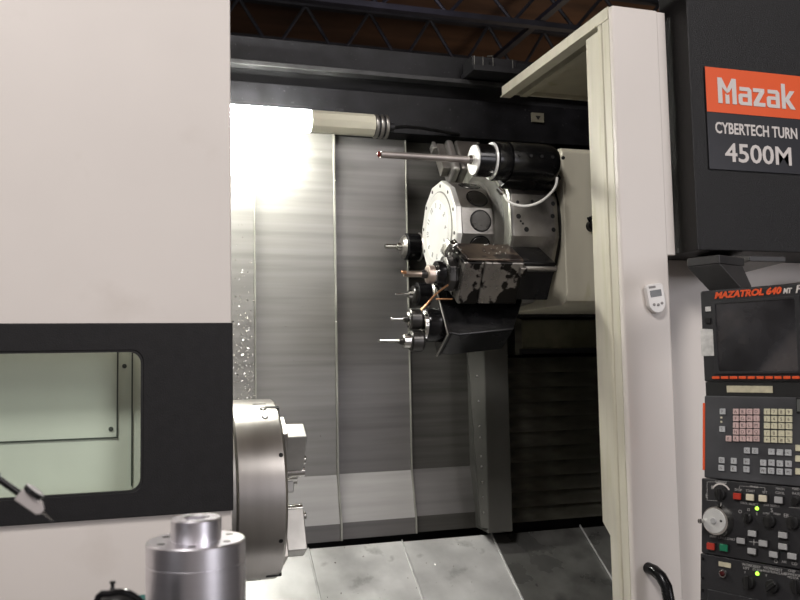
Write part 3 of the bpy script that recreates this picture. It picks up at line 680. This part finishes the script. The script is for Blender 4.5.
# F: turning block above the disc
MF = drumM(122, -.030)
p = MF @ Vector((1.66, -.37, 0))
t = holder('grey steel turning tool block standing above the white disc', p, 'turning_block')
MB().box(1.625, 1.735, -.43, -.273, -.06, .06).build('tool_block', drum, t, MF, bevel=.010)
MB().box(1.592, 1.624, -.44, -.275, -.052, .052).build('clamp_plate', jawm, t, MF, bevel=.012)
MB().box(1.560, 1.591, -.435, -.300, -.03, .02).build('tool_shank', drum, t, MF, bevel=.003)
MB().box(1.545, 1.56, -.45, -.415, -.025, .015).build('insert', jawm, t, MF, bevel=.003)
for y in (-.31, -.36): MB().lathe([(0, .009), (.003, .009)], (1.68, y, .0605), (0, 0, 1), 12).build('clamp_screw', holem, t, MF)

# ================================================================== control pendant
ang = math.atan2(-.926, .378)
PM = Matrix.Translation((1.4455, 1.900, 1.456)) @ Matrix.Rotation(ang, 4, 'Z')     # x right along the front, y into the box, z up
t = thing('control_panel', 'black machine control console with dark screen, keyboard and operator buttons', 'control panel', None,
          T=Matrix.Translation((1.52, 1.75, .80)))
PW = .46
UM = PM
mu = MB(); mu.prism([(-.004, .275), (PW, .275), (PW, .0345), (-.004, .0345)], 'y', 0, .10)
mon = mu.build('monitor_unit', panel_blk, t, UM, bevel=.005)
def U(M, px, py): return onf(M, px, py)
def bx(M, px0, py0, px1, py1, name, m, parent, d0=-.001, d1=.001, bevel=0.0):
    x0, z1 = onf(M, px0, py0); x1, z0 = onf(M, px1, py1)
    return MB().box(x0, x1, d0, d1, z0, z1).build(name, m, parent, M, bevel=bevel)
def place_text(M, s, px0, py0, px1, size_px, name, m, parent, **kw):
    x, z = onf(M, px0, py0); x1, _ = onf(M, px1, py0)
    _, z2 = onf(M, px0, py0-size_px)
    return x, z, x1-x, abs(z2-z)
f_ = lambda a, b: onf(UM, a, b)
sx0, sx1 = f_(717.5, 340)[0], f_(797, 336)[0]; sz0, sz1 = f_(717.5, 371.5)[1], f_(717.5, 304)[1]
m = MB(); plate_with_hole(m, sx0-.010, sx1+.012, sz0-.006, sz1+.006, rrect(sx0, sx1, sz0, sz1, .004, 2), -.004, -.0005); m.build('screen_bezel', panel_blk, mon, UM, bevel=.001)
MB().box(sx0, sx1, -.0015, -.0003, sz0, sz1).build('screen', screenm, mon, UM)
lt = MB(); f_ = lambda a, b: onf(UM, a, b)
lt.text('MAZATROL 640', .0243, 0, 0, bold=.0012, shear=.25, fit=(f_(714.5, 295)[0], f_(782, 292)[0], f_(715, 299)[1], f_(715, 292)[1])); lt.build('model_lettering', orangek, mon, UM)
lt = MB(); lt.text('MT', .018, 0, 0, bold=.0008, shear=.25, fit=(f_(783.5, 295)[0], f_(792.5, 295)[0], f_(715, 299)[1], f_(715, 294)[1])); lt.text('FUSION', .026, f_(795.5, 295)[0], f_(715, 299)[1], bold=.0006, shear=.25)
lt.build('model_suffix', letter, mon, UM)
zs_ = f_(717, 377.6)[1]
for k in range(10):
    xa_, xb_ = f_(712.6+8.9*k, 377)[0], f_(719.8+8.9*k, 377)[0]
    MB().box(xa_, xb_, -.004, 0, zs_-.0035, zs_+.0035).build('soft_key', orangek, mon, UM, bevel=.001)
def rect(px0, py0, px1, py1, y0, y1, name, m_, par=mon, M=UM, bevel=0):
    a_, b_ = onf(M, px0, py1); c_, d_ = onf(M, px1, py0); return MB().box(a_, c_, y0, y1, b_, d_).build(name, m_, par, M, bevel=bevel)
rect(706, 306.5, 711, 311.5, -.003, 0, 'small_lamp', paper)
rect(706, 318, 711, 323.5, -.004, 0, 'socket', knobm)
a_, b_ = f_(701.8, 356); c_, d_ = f_(717.5, 328)
MB().prism([(a_, b_), (c_, b_), (c_, d_-.020), (c_-.008, d_-.003), (a_, d_)], 'y', -.0012, -.0002).build('worn_paper_label', paper, mon, UM)
# lower units: tilted, bottom edge comes out towards the operator
LM = PM @ Matrix.Translation((0, .001, 0)) @ Matrix.Rotation(R(-5.2), 4, 'X')
MB().box(-.002, PW, .003, .09, -.004, .034).build('lip', holem, mon, UM, bevel=.001)  # recessed lip, shadow under the monitor put into its near-black colour
rect(726.5, 386, 772, 392.3, .0018, .0031, 'yellowed_strip', papery)
zk = onf(LM, 704, 395)[1]; zk2 = onf(LM, 704, 478)[1]; zo2 = onf(LM, 701, 553)[1]
kb = MB().box(-.006, PW, 0, .10, zk2+.0008, -.001).build('keyboard_unit', panel_gry, t, LM, bevel=.004)
MB().box(-.0095, -.003, -.001, .04, onf(LM, 703, 470)[1], onf(LM, 703, 403)[1]).build('orange_edge', orangek, kb, LM, bevel=.001)
def Z5(zx, zy): return 680+zx/5.458, 380+zy/5.458
def key(M, px, py, w, h, m, par, name='key', d=.004, proto={}):
    x, z = onf(M, px, py); T = M @ Matrix.Translation((x, 0, z))
    kk = (name, m.name, round(w, 4), round(h, 4), round(M[0][3], 3))
    if kk not in proto:
        mb = MB(); mb.box(-w/2, w/2, -d, 0, -h/2, h/2); proto[kk] = mb.build(name, m, par, T, bevel=.0012, seg=1, local=True); return proto[kk]
    return copy_at(proto[kk], T, par)
def legend(mb, M, px, py, s, size, **kw):
    x, z = onf(M, px, py); MB().text(s, size, x, z-size*.34, align='CENTER', y=-.0041, depth=.0002, **kw).build('key_legend', legend_dark, kb, M)
leg = None; L1 = 'ABCDFGHIJKLMNOPQRSTU'; i = 0
for zy in (173, 210, 247, 283, 320):
    for zx in (308, 345, 382, 420):
        px, py = Z5(zx, zy); key(LM, px, py, .0158, .0146, k_pink, kb); legend(leg, LM, px, py, L1[i], .0112); i += 1
px, py = Z5(268, 320); key(LM, px, py, .0158, .0146, k_pink, kb); legend(leg, LM, px, py, 'E', .0112)
L2 = '(789)456-123/0.=+*#%'; i = 0
for zy in (173, 212, 250, 290, 326):
    for zx in (478, 517, 557, 597):
        px, py = Z5(zx, zy+(zx-478)*.02); key(LM, px, py, .0158, .0146, k_yel, kb); legend(leg, LM, px, py, L2[i], .0112); i += 1
greys = [(235, 172), (233, 268), (368, 385), (412, 387), (502, 392), (548, 395), (593, 397), (457, 452), (502, 452), (548, 456), (595, 458),
         (456, 494), (500, 496), (547, 500), (594, 502), (230, 438), (228, 480), (296, 442), (295, 484), (366, 445), (365, 488)]
for q, (zx, zy) in enumerate(greys):
    px, py = Z5(zx, zy); key(LM, px, py, .0158, .0150, k_gry, kb); legend(leg, LM, px, py, 'PSXZ+-<>^vRWGCMDNIKHT'[q], .010)
for zy, mm in ((205, b_crm), (228, ledg if False else k_yel)):
    px, py = Z5(226, zy); bx(LM, px-.9, py-.9, px+.9, py+.9, 'indicator', mm, kb)
for zx, zy in ((650, 372), (650, 430), (650, 500)):
    px, py = Z5(zx, zy); key(LM, px, py, .0158, .0150, k_yel, kb)
for k in range(4):      # reader slot block at the right edge of the keyboard
    pass
x, z = onf(LM, 797.5, 410); MB().box(x, x+.05, -.004, 0, z-.004, z+.026).build('small_display', lcd, kb, LM, bevel=.001)
x, z = onf(LM, 797.5, 410); MB().box(x-.003, x+.055, -.002, 0, z-.008, z+.030).build('display_frame', knobm, kb, LM, bevel=.001)

# operator panel
ob_ = MB().box(-.013, PW, 0, .10, zo2+.0008, zk2-.0008).build('operator_unit', panel_blk, t, LM, bevel=.003)
MB().box(-.017, PW, .002, .098, -.62, zo2-.0008).build('lower_unit', panel_blk, t, LM, bevel=.003)
lowu = bpy.data.objects['lower_unit']
def Z7(zx, zy): return 690+zx/7.273, 475+zy/7.273
def Zb(zx, zy): return 690+zx/7.273, 545+zy/7.273
def zk_(f, zx, zy): return onf(LM, *f(zx, zy))
def button(f, zx, zy, m, par, w=.0195, h=.0155):
    px, py = f(zx, zy); x, z = onf(LM, px, py)
    MB().box(x-w/2-.002, x+w/2+.002, -.004, .0, z-h/2-.002, z+h/2+.002).build('button_frame', knobm, par, LM, bevel=.001)
    MB().box(x-w/2, x+w/2, -.009, -.003, z-h/2, z+h/2).build('push_button', m, par, LM, bevel=.0015)
def knob(f, zx, zy, r, par, m=knobm, h=.016, bar=True, rotk=0):
    x, z = zk_(f, zx, zy)
    MB().lathe([(0, r), (h*.55, r*.9), (h*.6, r*.8), (h*.6, 0)], (x, 0, z), (0, -1, 0), 24).build('selector_knob', m, par, LM)
    if bar:
        mb = MB(); mb.box(-r*.28, r*.28, -h, -h*.55, -r*.95, r*.95); mb.xf(Matrix.Translation((x, 0, z)) @ Matrix.Rotation(rotk, 4, 'Y'))
        mb.build('knob_grip', m, par, LM, bevel=.0015)
button(Z7, 352, 155, b_red, ob_); button(Z7, 445, 162, b_crm, ob_); button(Z7, 538, 170, b_crm, ob_)
button(Z7, 652, 182, b_gry, ob_)
button(Z7, 160, 518, b_red, ob_, .0205, .017); button(Z7, 254, 528, b_grn, ob_, .0205, .017)
for a, b in ((460, 425), (378, 478), (540, 497), (458, 553), (683, 437), (683, 520), (615, 578), (750, 590)): button(Z7, a, b, b_gry, ob_, .0205, .0140)
knob(Z7, 225, 140, .0155, ob_); knob(Z7, 422, 312, .013, ob_, rotk=.2); knob(Z7, 582, 335, .0165, ob_, bar=False); knob(Z7, 752, 345, .0165, ob_, bar=False); knob(Z7, 772, 188, .010, ob_, bar=False)
x, z = zk_(Z7, 205, 330)
RW = .0385
MB().lathe([(0, RW*1.02), (.006, RW*1.02), (.022, RW*.90), (.022, 0)], (x+.004, 0, z), (0, -1, 0), 48).build('handwheel_rim', chrome, ob_, LM)
MB().lathe([(0, RW*.80), (.003, RW*.78), (.003, 0)], (x+.002, -.022, z), (0, -1, 0), 48).build('handwheel_face', dialw, ob_, LM)
MB().lathe([(0, .008), (.004, .007), (.004, 0)], (x+.002, -.025, z), (0, -1, 0), 20).build('handwheel_hub', b_gry, ob_, LM)
MB().lathe([(0, .005), (.018, .006), (.020, 0)], (x-.028, -.022, z-.004), (0, -1, 0), 14).build('crank_grip', chrome, ob_, LM)
MB().lathe([(0, .003), (.001, .003)], (x+.022, -.025, z+.002), (0, -1, 0), 10).build('wheel_pin', holem, ob_, LM)
for f, a, b, par in ((Z7, 488, 243, ob_), (Zb, 490, 208, lowu)):
    x, z = zk_(f, a, b); MB().lathe([(0, .005), (.003, .004), (.004, 0)], (x, 0, z), (0, -1, 0), 14).build('green_lamp', ledg, par, LM)
# scale arc around the override knob and printed lines
x, z = zk_(Z7, 225, 140); m = MB(); N = 20
for k in range(N):
    a0 = R(150-k*120/N); a1 = R(150-(k+1)*120/N); r1, r2 = .024, .028
    m.prism([(x+r1*math.cos(a0), z+r1*math.sin(a0)), (x+r2*math.cos(a0), z+r2*math.sin(a0)), (x+r2*math.cos(a1), z+r2*math.sin(a1)), (x+r1*math.cos(a1), z+r1*math.sin(a1))], 'y', -.0006, -.0001)
m.build('dial_scale', letter, ob_, LM)
pr = MB()
def line(f, a, b, c, d, w=.0008):
    p0 = Vector((*zk_(f, a, b),)); p1 = Vector((*zk_(f, c, d),)); n = (p1-p0).orthogonal().normalized()*w/2
    pr.prism([tuple(p0-n), tuple(p1-n), tuple(p1+n), tuple(p0+n)], 'y', -.0006, -.0001)
line(Z7, 125, 50, 125, 183); line(Z7, 125, 183, 200, 188); line(Z7, 125, 50, 185, 50); line(Z7, 360, 80, 545, 92); line(Z7, 360, 80, 360, 100); line(Z7, 545, 92, 545, 115)
line(Z7, 430, 485, 500, 490, .0012); line(Z7, 465, 465, 465, 510, .0012); line(Z7, 720, 235, 800, 240); line(Z7, 225, 200, 225, 220, .0025)
line(Z7, 190, 55, 262, 62, .002)
def ptxt(f, a, b, s, size):
    x, z = zk_(f, a, b); MB().text(s, size, x, z-size*.35, align='CENTER', depth=.0002, y=-.0002).build('printed_word', letterd, ob_ if f is Z7 else lowu, LM)
for a, b, s_, z_ in ((225, 52, 'OVERRIDE', .007), (350, 108, 'STOP', .008), (440, 115, 'START', .008), (545, 125, 'SET', .008), (430, 208, 'TOOL SELECT', .0075),
                     (595, 222, 'JOG SELECT', .0075), (365, 265, 'O', .012), (427, 252, 'D', .010), (487, 280, 'E', .010), (595, 255, 'S', .014), (555, 278, 'LOW', .007),
                     (633, 283, 'HIGH', .007), (655, 100, 'MACH', .0075), (655, 130, 'COOL', .008), (168, 448, 'RESET', .0075), (265, 462, 'CYCLE START', .0075), (165, 90, 'D', .012),
                     (122, 150, 'E', .014), (465, 85, 'SPINDLE', .006), (700, 295, 'EB', .012), (770, 100, 'FEED', .008), (772, 135, 'RATE', .008)):
    ptxt(Z7, a, b, s_, z_)
pr.build('printed_lines', letterd, ob_, LM)
for a, b, s_, z_ in ((418, 145, 'WORK', .009), (487, 158, 'REST', .009), (410, 168, 'LEFT', .008), (492, 182, 'CLAMP', .008), (575, 168, 'WORK', .009), (645, 180, 'REST', .009),
                     (565, 190, 'RIGHT', .008), (650, 205, 'UNCLAMP', .008), (400, 200, 'Y', .008), (555, 222, 'Y', .008), (740, 190, 'CHIP', .008), (745, 215, 'CONVEYOR', .0075),
                     (750, 238, 'MOTOR', .0075), (625, 118, 'O', .012), (685, 122, 'AIR', .008), (760, 135, 'CD', .010)):
    ptxt(Zb, a, b, s_, z_)
x0, z1 = zk_(Zb, 210, 118); x1, z0 = zk_(Zb, 298, 168); MB().box(x0, x1, -.0012, 0, z0, z1).build('small_plate', papery, lowu, LM)
x, z = zk_(Zb, 243, 207)
MB().lathe([(0, .0105), (.005, .010), (.006, .007)], (x, 0, z), (0, -1, 0), 20).build('lamp_ring', chrome, lowu, LM)
MB().lathe([(0, .0075), (.005, .006), (.008, 0)], (x, -.005, z), (0, -1, 0), 20).build('dark_red_lamp', mat('dark_red_lens', (.05, .006, .006), .15), lowu, LM)
knob(Zb, 430, 272, .0165, lowu); knob(Zb, 602, 300, .0165, lowu, rotk=.8); knob(Zb, 780, 300, .0165, lowu)
x0, z0 = zk_(Zb, 130, 320); MB().box(x0, PW-.02, -.003, 0, z0-.20, z0).build('lower_door', panel_blk, lowu, LM, bevel=.002)
for a, b in ((93, 100), (93, 240), (93, 330)):
    x, z = zk_(Zb, a, b); x = max(x, -.010); MB().lathe([(0, .0035), (.002, .003), (.002, 0)], (x, 0, z), (0, -1, 0), 10).build('corner_screw', blk, lowu, LM)

# arm carrying the console
t = thing('console_arm', 'dark grey tapered arm joining the control console to the cover', 'support arm', None, T=Matrix.Translation((1.55, 1.9, 1.74)))
armm = mat('dark_grey_arm', (.036, .035, .035), .42, var=.1, scale=20)
def pl(x, y, z): return PM @ Vector((x, y, z))
q = [onf(PM, 687, 267), onf(PM, 719.5, 265), onf(PM, 687, 258.5), onf(PM, 719.5, 256.5), onf(PM, 696, 288), onf(PM, 732, 286)]
zt = q[2][1]; zb = q[0][1]
m = MB(); m.hexa([pl(q[0][0], 0, zb), pl(q[1][0], 0, zb), pl(q[1][0], .13, zb), pl(q[0][0], .13, zb)],
                 [pl(q[2][0], 0, zt), pl(q[3][0], 0, zt), pl(q[3][0], .13, zt), pl(q[2][0], .13, zt)])
m.build('arm_head', armm, t, bevel=.003)
m = MB(); m.hexa([pl(.004, .035, .276), pl(.095, .035, .276), pl(.095, .095, .276), pl(.004, .095, .276)],
                 [pl(q[0][0], .0, zb-.0005), pl(q[1][0], .0, zb-.0005), pl(q[1][0], .12, zb-.0005), pl(q[0][0], .12, zb-.0005)])
m.build('arm_neck', armm, t, bevel=.002)
a0 = pl(q[1][0], .131, zt)
MB().hexa([(a0.x, a0.y-.02, a0.z-.012), (a0.x+.12, a0.y-.02, a0.z-.012), (a0.x+.22, 2.235, a0.z-.012), (a0.x+.10, 2.235, a0.z-.012)],
          [(a0.x, a0.y-.02, a0.z+.004), (a0.x+.12, a0.y-.02, a0.z+.004), (a0.x+.22, 2.235, 1.8715), (a0.x+.10, 2.235, 1.8715)]).build('arm_beam', armm, t, bevel=.003)

# ================================================================== foreground: cart, workpiece, indicator
CT = 1.127
TK = Matrix.Translation((-.19, -.20, 0))
t = thing('tool_cart', 'dark steel tool cart carrying the turned aluminium part', 'cart', (-.1, 1.15, 0))
MB().box(-.45, .60, 1.05, 1.70, CT-.04, CT).build('cart_top', cartm, t, TK, bevel=.006)
for x in (-.42, .57):
    for y in (1.08, 1.67): MB().box(x-.02, x+.02, y-.02, y+.02, 0, CT-.04).build('leg', cartm, t, TK, bevel=.003)
MB().box(-.43, .58, 1.07, 1.68, .30, .33).build('shelf', cartm, t, TK, bevel=.003)
t = thing('aluminium_part', 'shiny turned aluminium cylinder with narrower bored boss in foreground', 'metal part', (.0895, 1.22, CT))
WX, WY, WR = .0875, 1.225, .0672
prf = [(0, WR-.002), (.002, WR), (.158, WR), (.1585, WR-.0006), (.1595, WR-.0006), (.160, WR), (.1865, WR), (.1885, WR-.002), (.1885, .0345),
       (.2165, .0345), (.2185, .0325), (.2185, .019), (.2165, .017), (.195, .017), (.195, 0)]
MB().lathe(prf, (WX, WY, CT), (0, 0, 1), 128).build('turned_body', alu, t)
for a in range(6):
    aa = R(20+60*a); rr = .0505
    MB().lathe([(0, .0055), (.0006, .0055), (.0007, 0)], (WX+rr*math.cos(aa), WY+rr*math.sin(aa), CT+.1882), (0, 0, 1), 16).build('bolt_hole', drumd, t)
# dial test indicator on a rod from a magnetic base standing on the cart
def cp_(px, py, Y=1.10): return wp(px, py, Y)
t = thing('test_indicator', 'silver dial test indicator with fine pointed tip on black rod', 'indicator', (-.30, 1.10, CT))
A = cp_(21.5, 495); D = (cp_(51.5, 516)-A).normalized(); N = Vector((0, -1, 0)); Sd = D.cross(N).normalized()
if Sd.z < 0: Sd = -Sd
FR = Matrix((D, Sd, N)).transposed().to_4x4(); FR.translation = A; FR = FR @ Matrix.Diagonal((1.13, 1.08, 1.08, 1))
MB().prism([(-.003, -.0075), (-.003, .0065), (.022, .0065), (.028, .001), (.028, -.004), (.024, -.0075)], 'z', -.006, .006)  .build('indicator_body', timerbody, t, FR, bevel=.0015)
MB().lathe([(0, .0105), (.005, .0110), (.0055, .0105)], (.0075, .0068, 0), (0, 1, 0), 30).build('dial_case', knobm, t, FR)
MB().lathe([(0, .0112), (.001, .0090), (.001, 0)], (.0075, .0124, 0), (0, 1, 0), 30).build('dial_face', paper, t, FR)
MB().lathe([(0, .0018), (.015, .0006), (.0155, 0)], (.027, -.002, 0), (1, -.08, 0), 10).build('contact_point', chrome, t, FR)
MB().cyl((-.003, 0, 0), (-.055, .001, 0), .0037, seg=14).build('holding_rod', blk, t, FR)
MB().cyl((-.035, .001, 0), (-.030, .001, 0), .0048, seg=14).build('rod_ring', blk, t, FR)
E = FR @ Vector((-.053, .001, 0))
MB().tube(smooth([E, E+Vector((-.03, 0, .01)), Vector((-.30, 1.10, E.z-.02)), Vector((-.33, 1.10, 1.35)), Vector((-.33, 1.10, CT+.05))]), .005, 12).build('support_post', blk, t)
MB().ball(E, .008, 8).build('swivel_joint', blk, t)
MB().box(-.36, -.30, 1.075, 1.125, CT, CT+.055).build('magnet_base', blk, t, bevel=.003)
# black coiled tool with thumb post
t = thing('black_clamp', 'black domed rubber clamp with small upright thumb post on cart', 'clamp', (-.01, 1.10, CT))
B = wp(118, 591, 1.10)
MB().lathe([(0, .026), (B.z-CT-.014, .024), (B.z-CT-.006, .020), (B.z-CT-.002, .013), (B.z-CT, 0)], (B.x+.002, 1.10, CT), (0, 0, 1), 36).build('clamp_body', rubber, t)
MB().tube(smooth([Vector((B.x-.028, 1.072, CT+.05)), Vector((B.x-.024, 1.068, B.z-.006)), Vector((B.x-.008, 1.066, B.z+.006)), Vector((B.x+.012, 1.068, B.z+.004)), Vector((B.x+.03, 1.072, B.z-.012))]), .004, 10).build('clamp_strap', blk, t)
PB = wp(112.5, 592, 1.10)
MB().lathe([(0, .0035), (.006, .003), (.008, .0022), (.011, .0022), (.012, .0035), (.0145, .0035)], (PB.x, 1.10, PB.z-.002), (0, 0, 1), 14).build('thumb_post', knobm, t)
tb = wp(138, 598.3, 1.32); o = MB().box(tb.x-.012, tb.x+.030, 1.31, 1.34, CT, tb.z).build('teal_case', teal, None, bevel=.002)
tag(o, 'teal plastic case peeking out behind the aluminium cylinder', 'case')

# ================================================================== light
w = bpy.data.worlds.new('world'); sc.world = w; w.use_nodes = True
w.node_tree.nodes['Background'].inputs[0].default_value = (.8, .82, 1, 1); w.node_tree.nodes['Background'].inputs[1].default_value = .02
def area(name, loc, tgt, sx_, sy_, power, col):
    l = bpy.data.lights.new(name, 'AREA'); l.shape = 'RECTANGLE'; l.size = sx_; l.size_y = sy_; l.energy = power; l.color = col
    o = bpy.data.objects.new(name, l); C.objects.link(o); o.location = loc
    o.rotation_euler = (Vector(tgt)-Vector(loc)).to_track_quat('-Z', 'Y').to_euler(); return o
cool = (1.0, .95, .93)
area('hall_lamp_front', (-1.9, -1.1, 5.7), (-.2, 2.2, 1.5), 1.0, 1.0, 222, cool)
area('hall_lamp_side', (3.2, -3.5, 5.6), (1.5, 2.2, 1.2), 2.0, 2.0, 140, cool)
area('added_reflection_fill', (6.0, -7.6, 2.3), (.9, 1.5, 1.3), 4.0, 3.4, 250, (.96, .94, 1.0))  # added unseen panel: front fill and reflections for the aluminium part
area('added_wall_fill', (-1, -7.5, 6.4), (-1, -12, 2.5), 5, 2, 280, cool)  # added light brightening the unseen wall mirrored in the aluminium
area('added_left_fill', (-6.5, -4.0, 3.0), (0, 1.5, 1.3), 1.2, 4.5, 26, (.93, .93, 1.0))  # added tall strip at left, there only for fill and reflections
for k_, (lx, ly) in enumerate(((6.5, 11.6), (10.5, 12.0))):  # added point lights without fixtures, brightening the roof deck
    q_ = bpy.data.lights.new('added_deck_fill', 'POINT'); q_.energy = 60; q_.color = (1, .80, .62); q_.shadow_soft_size = .5
    o = bpy.data.objects.new('added_deck_fill', q_); C.objects.link(o); o.location = (lx, ly, 4.2)
pl_ = bpy.data.lights.new('high_bay_bulb', 'POINT'); pl_.energy = 45; pl_.color = (.8, .72, 1); pl_.shadow_soft_size = .2
o = bpy.data.objects.new('high_bay_bulb', pl_); C.objects.link(o); o.location = (3.6, 9.5, 6.1)

sc.view_settings.view_transform = 'Standard'; sc.view_settings.look = 'None'; sc.view_settings.gamma = 1
sc.view_settings.use_curve_mapping = False; sc.view_settings.exposure = 0.0
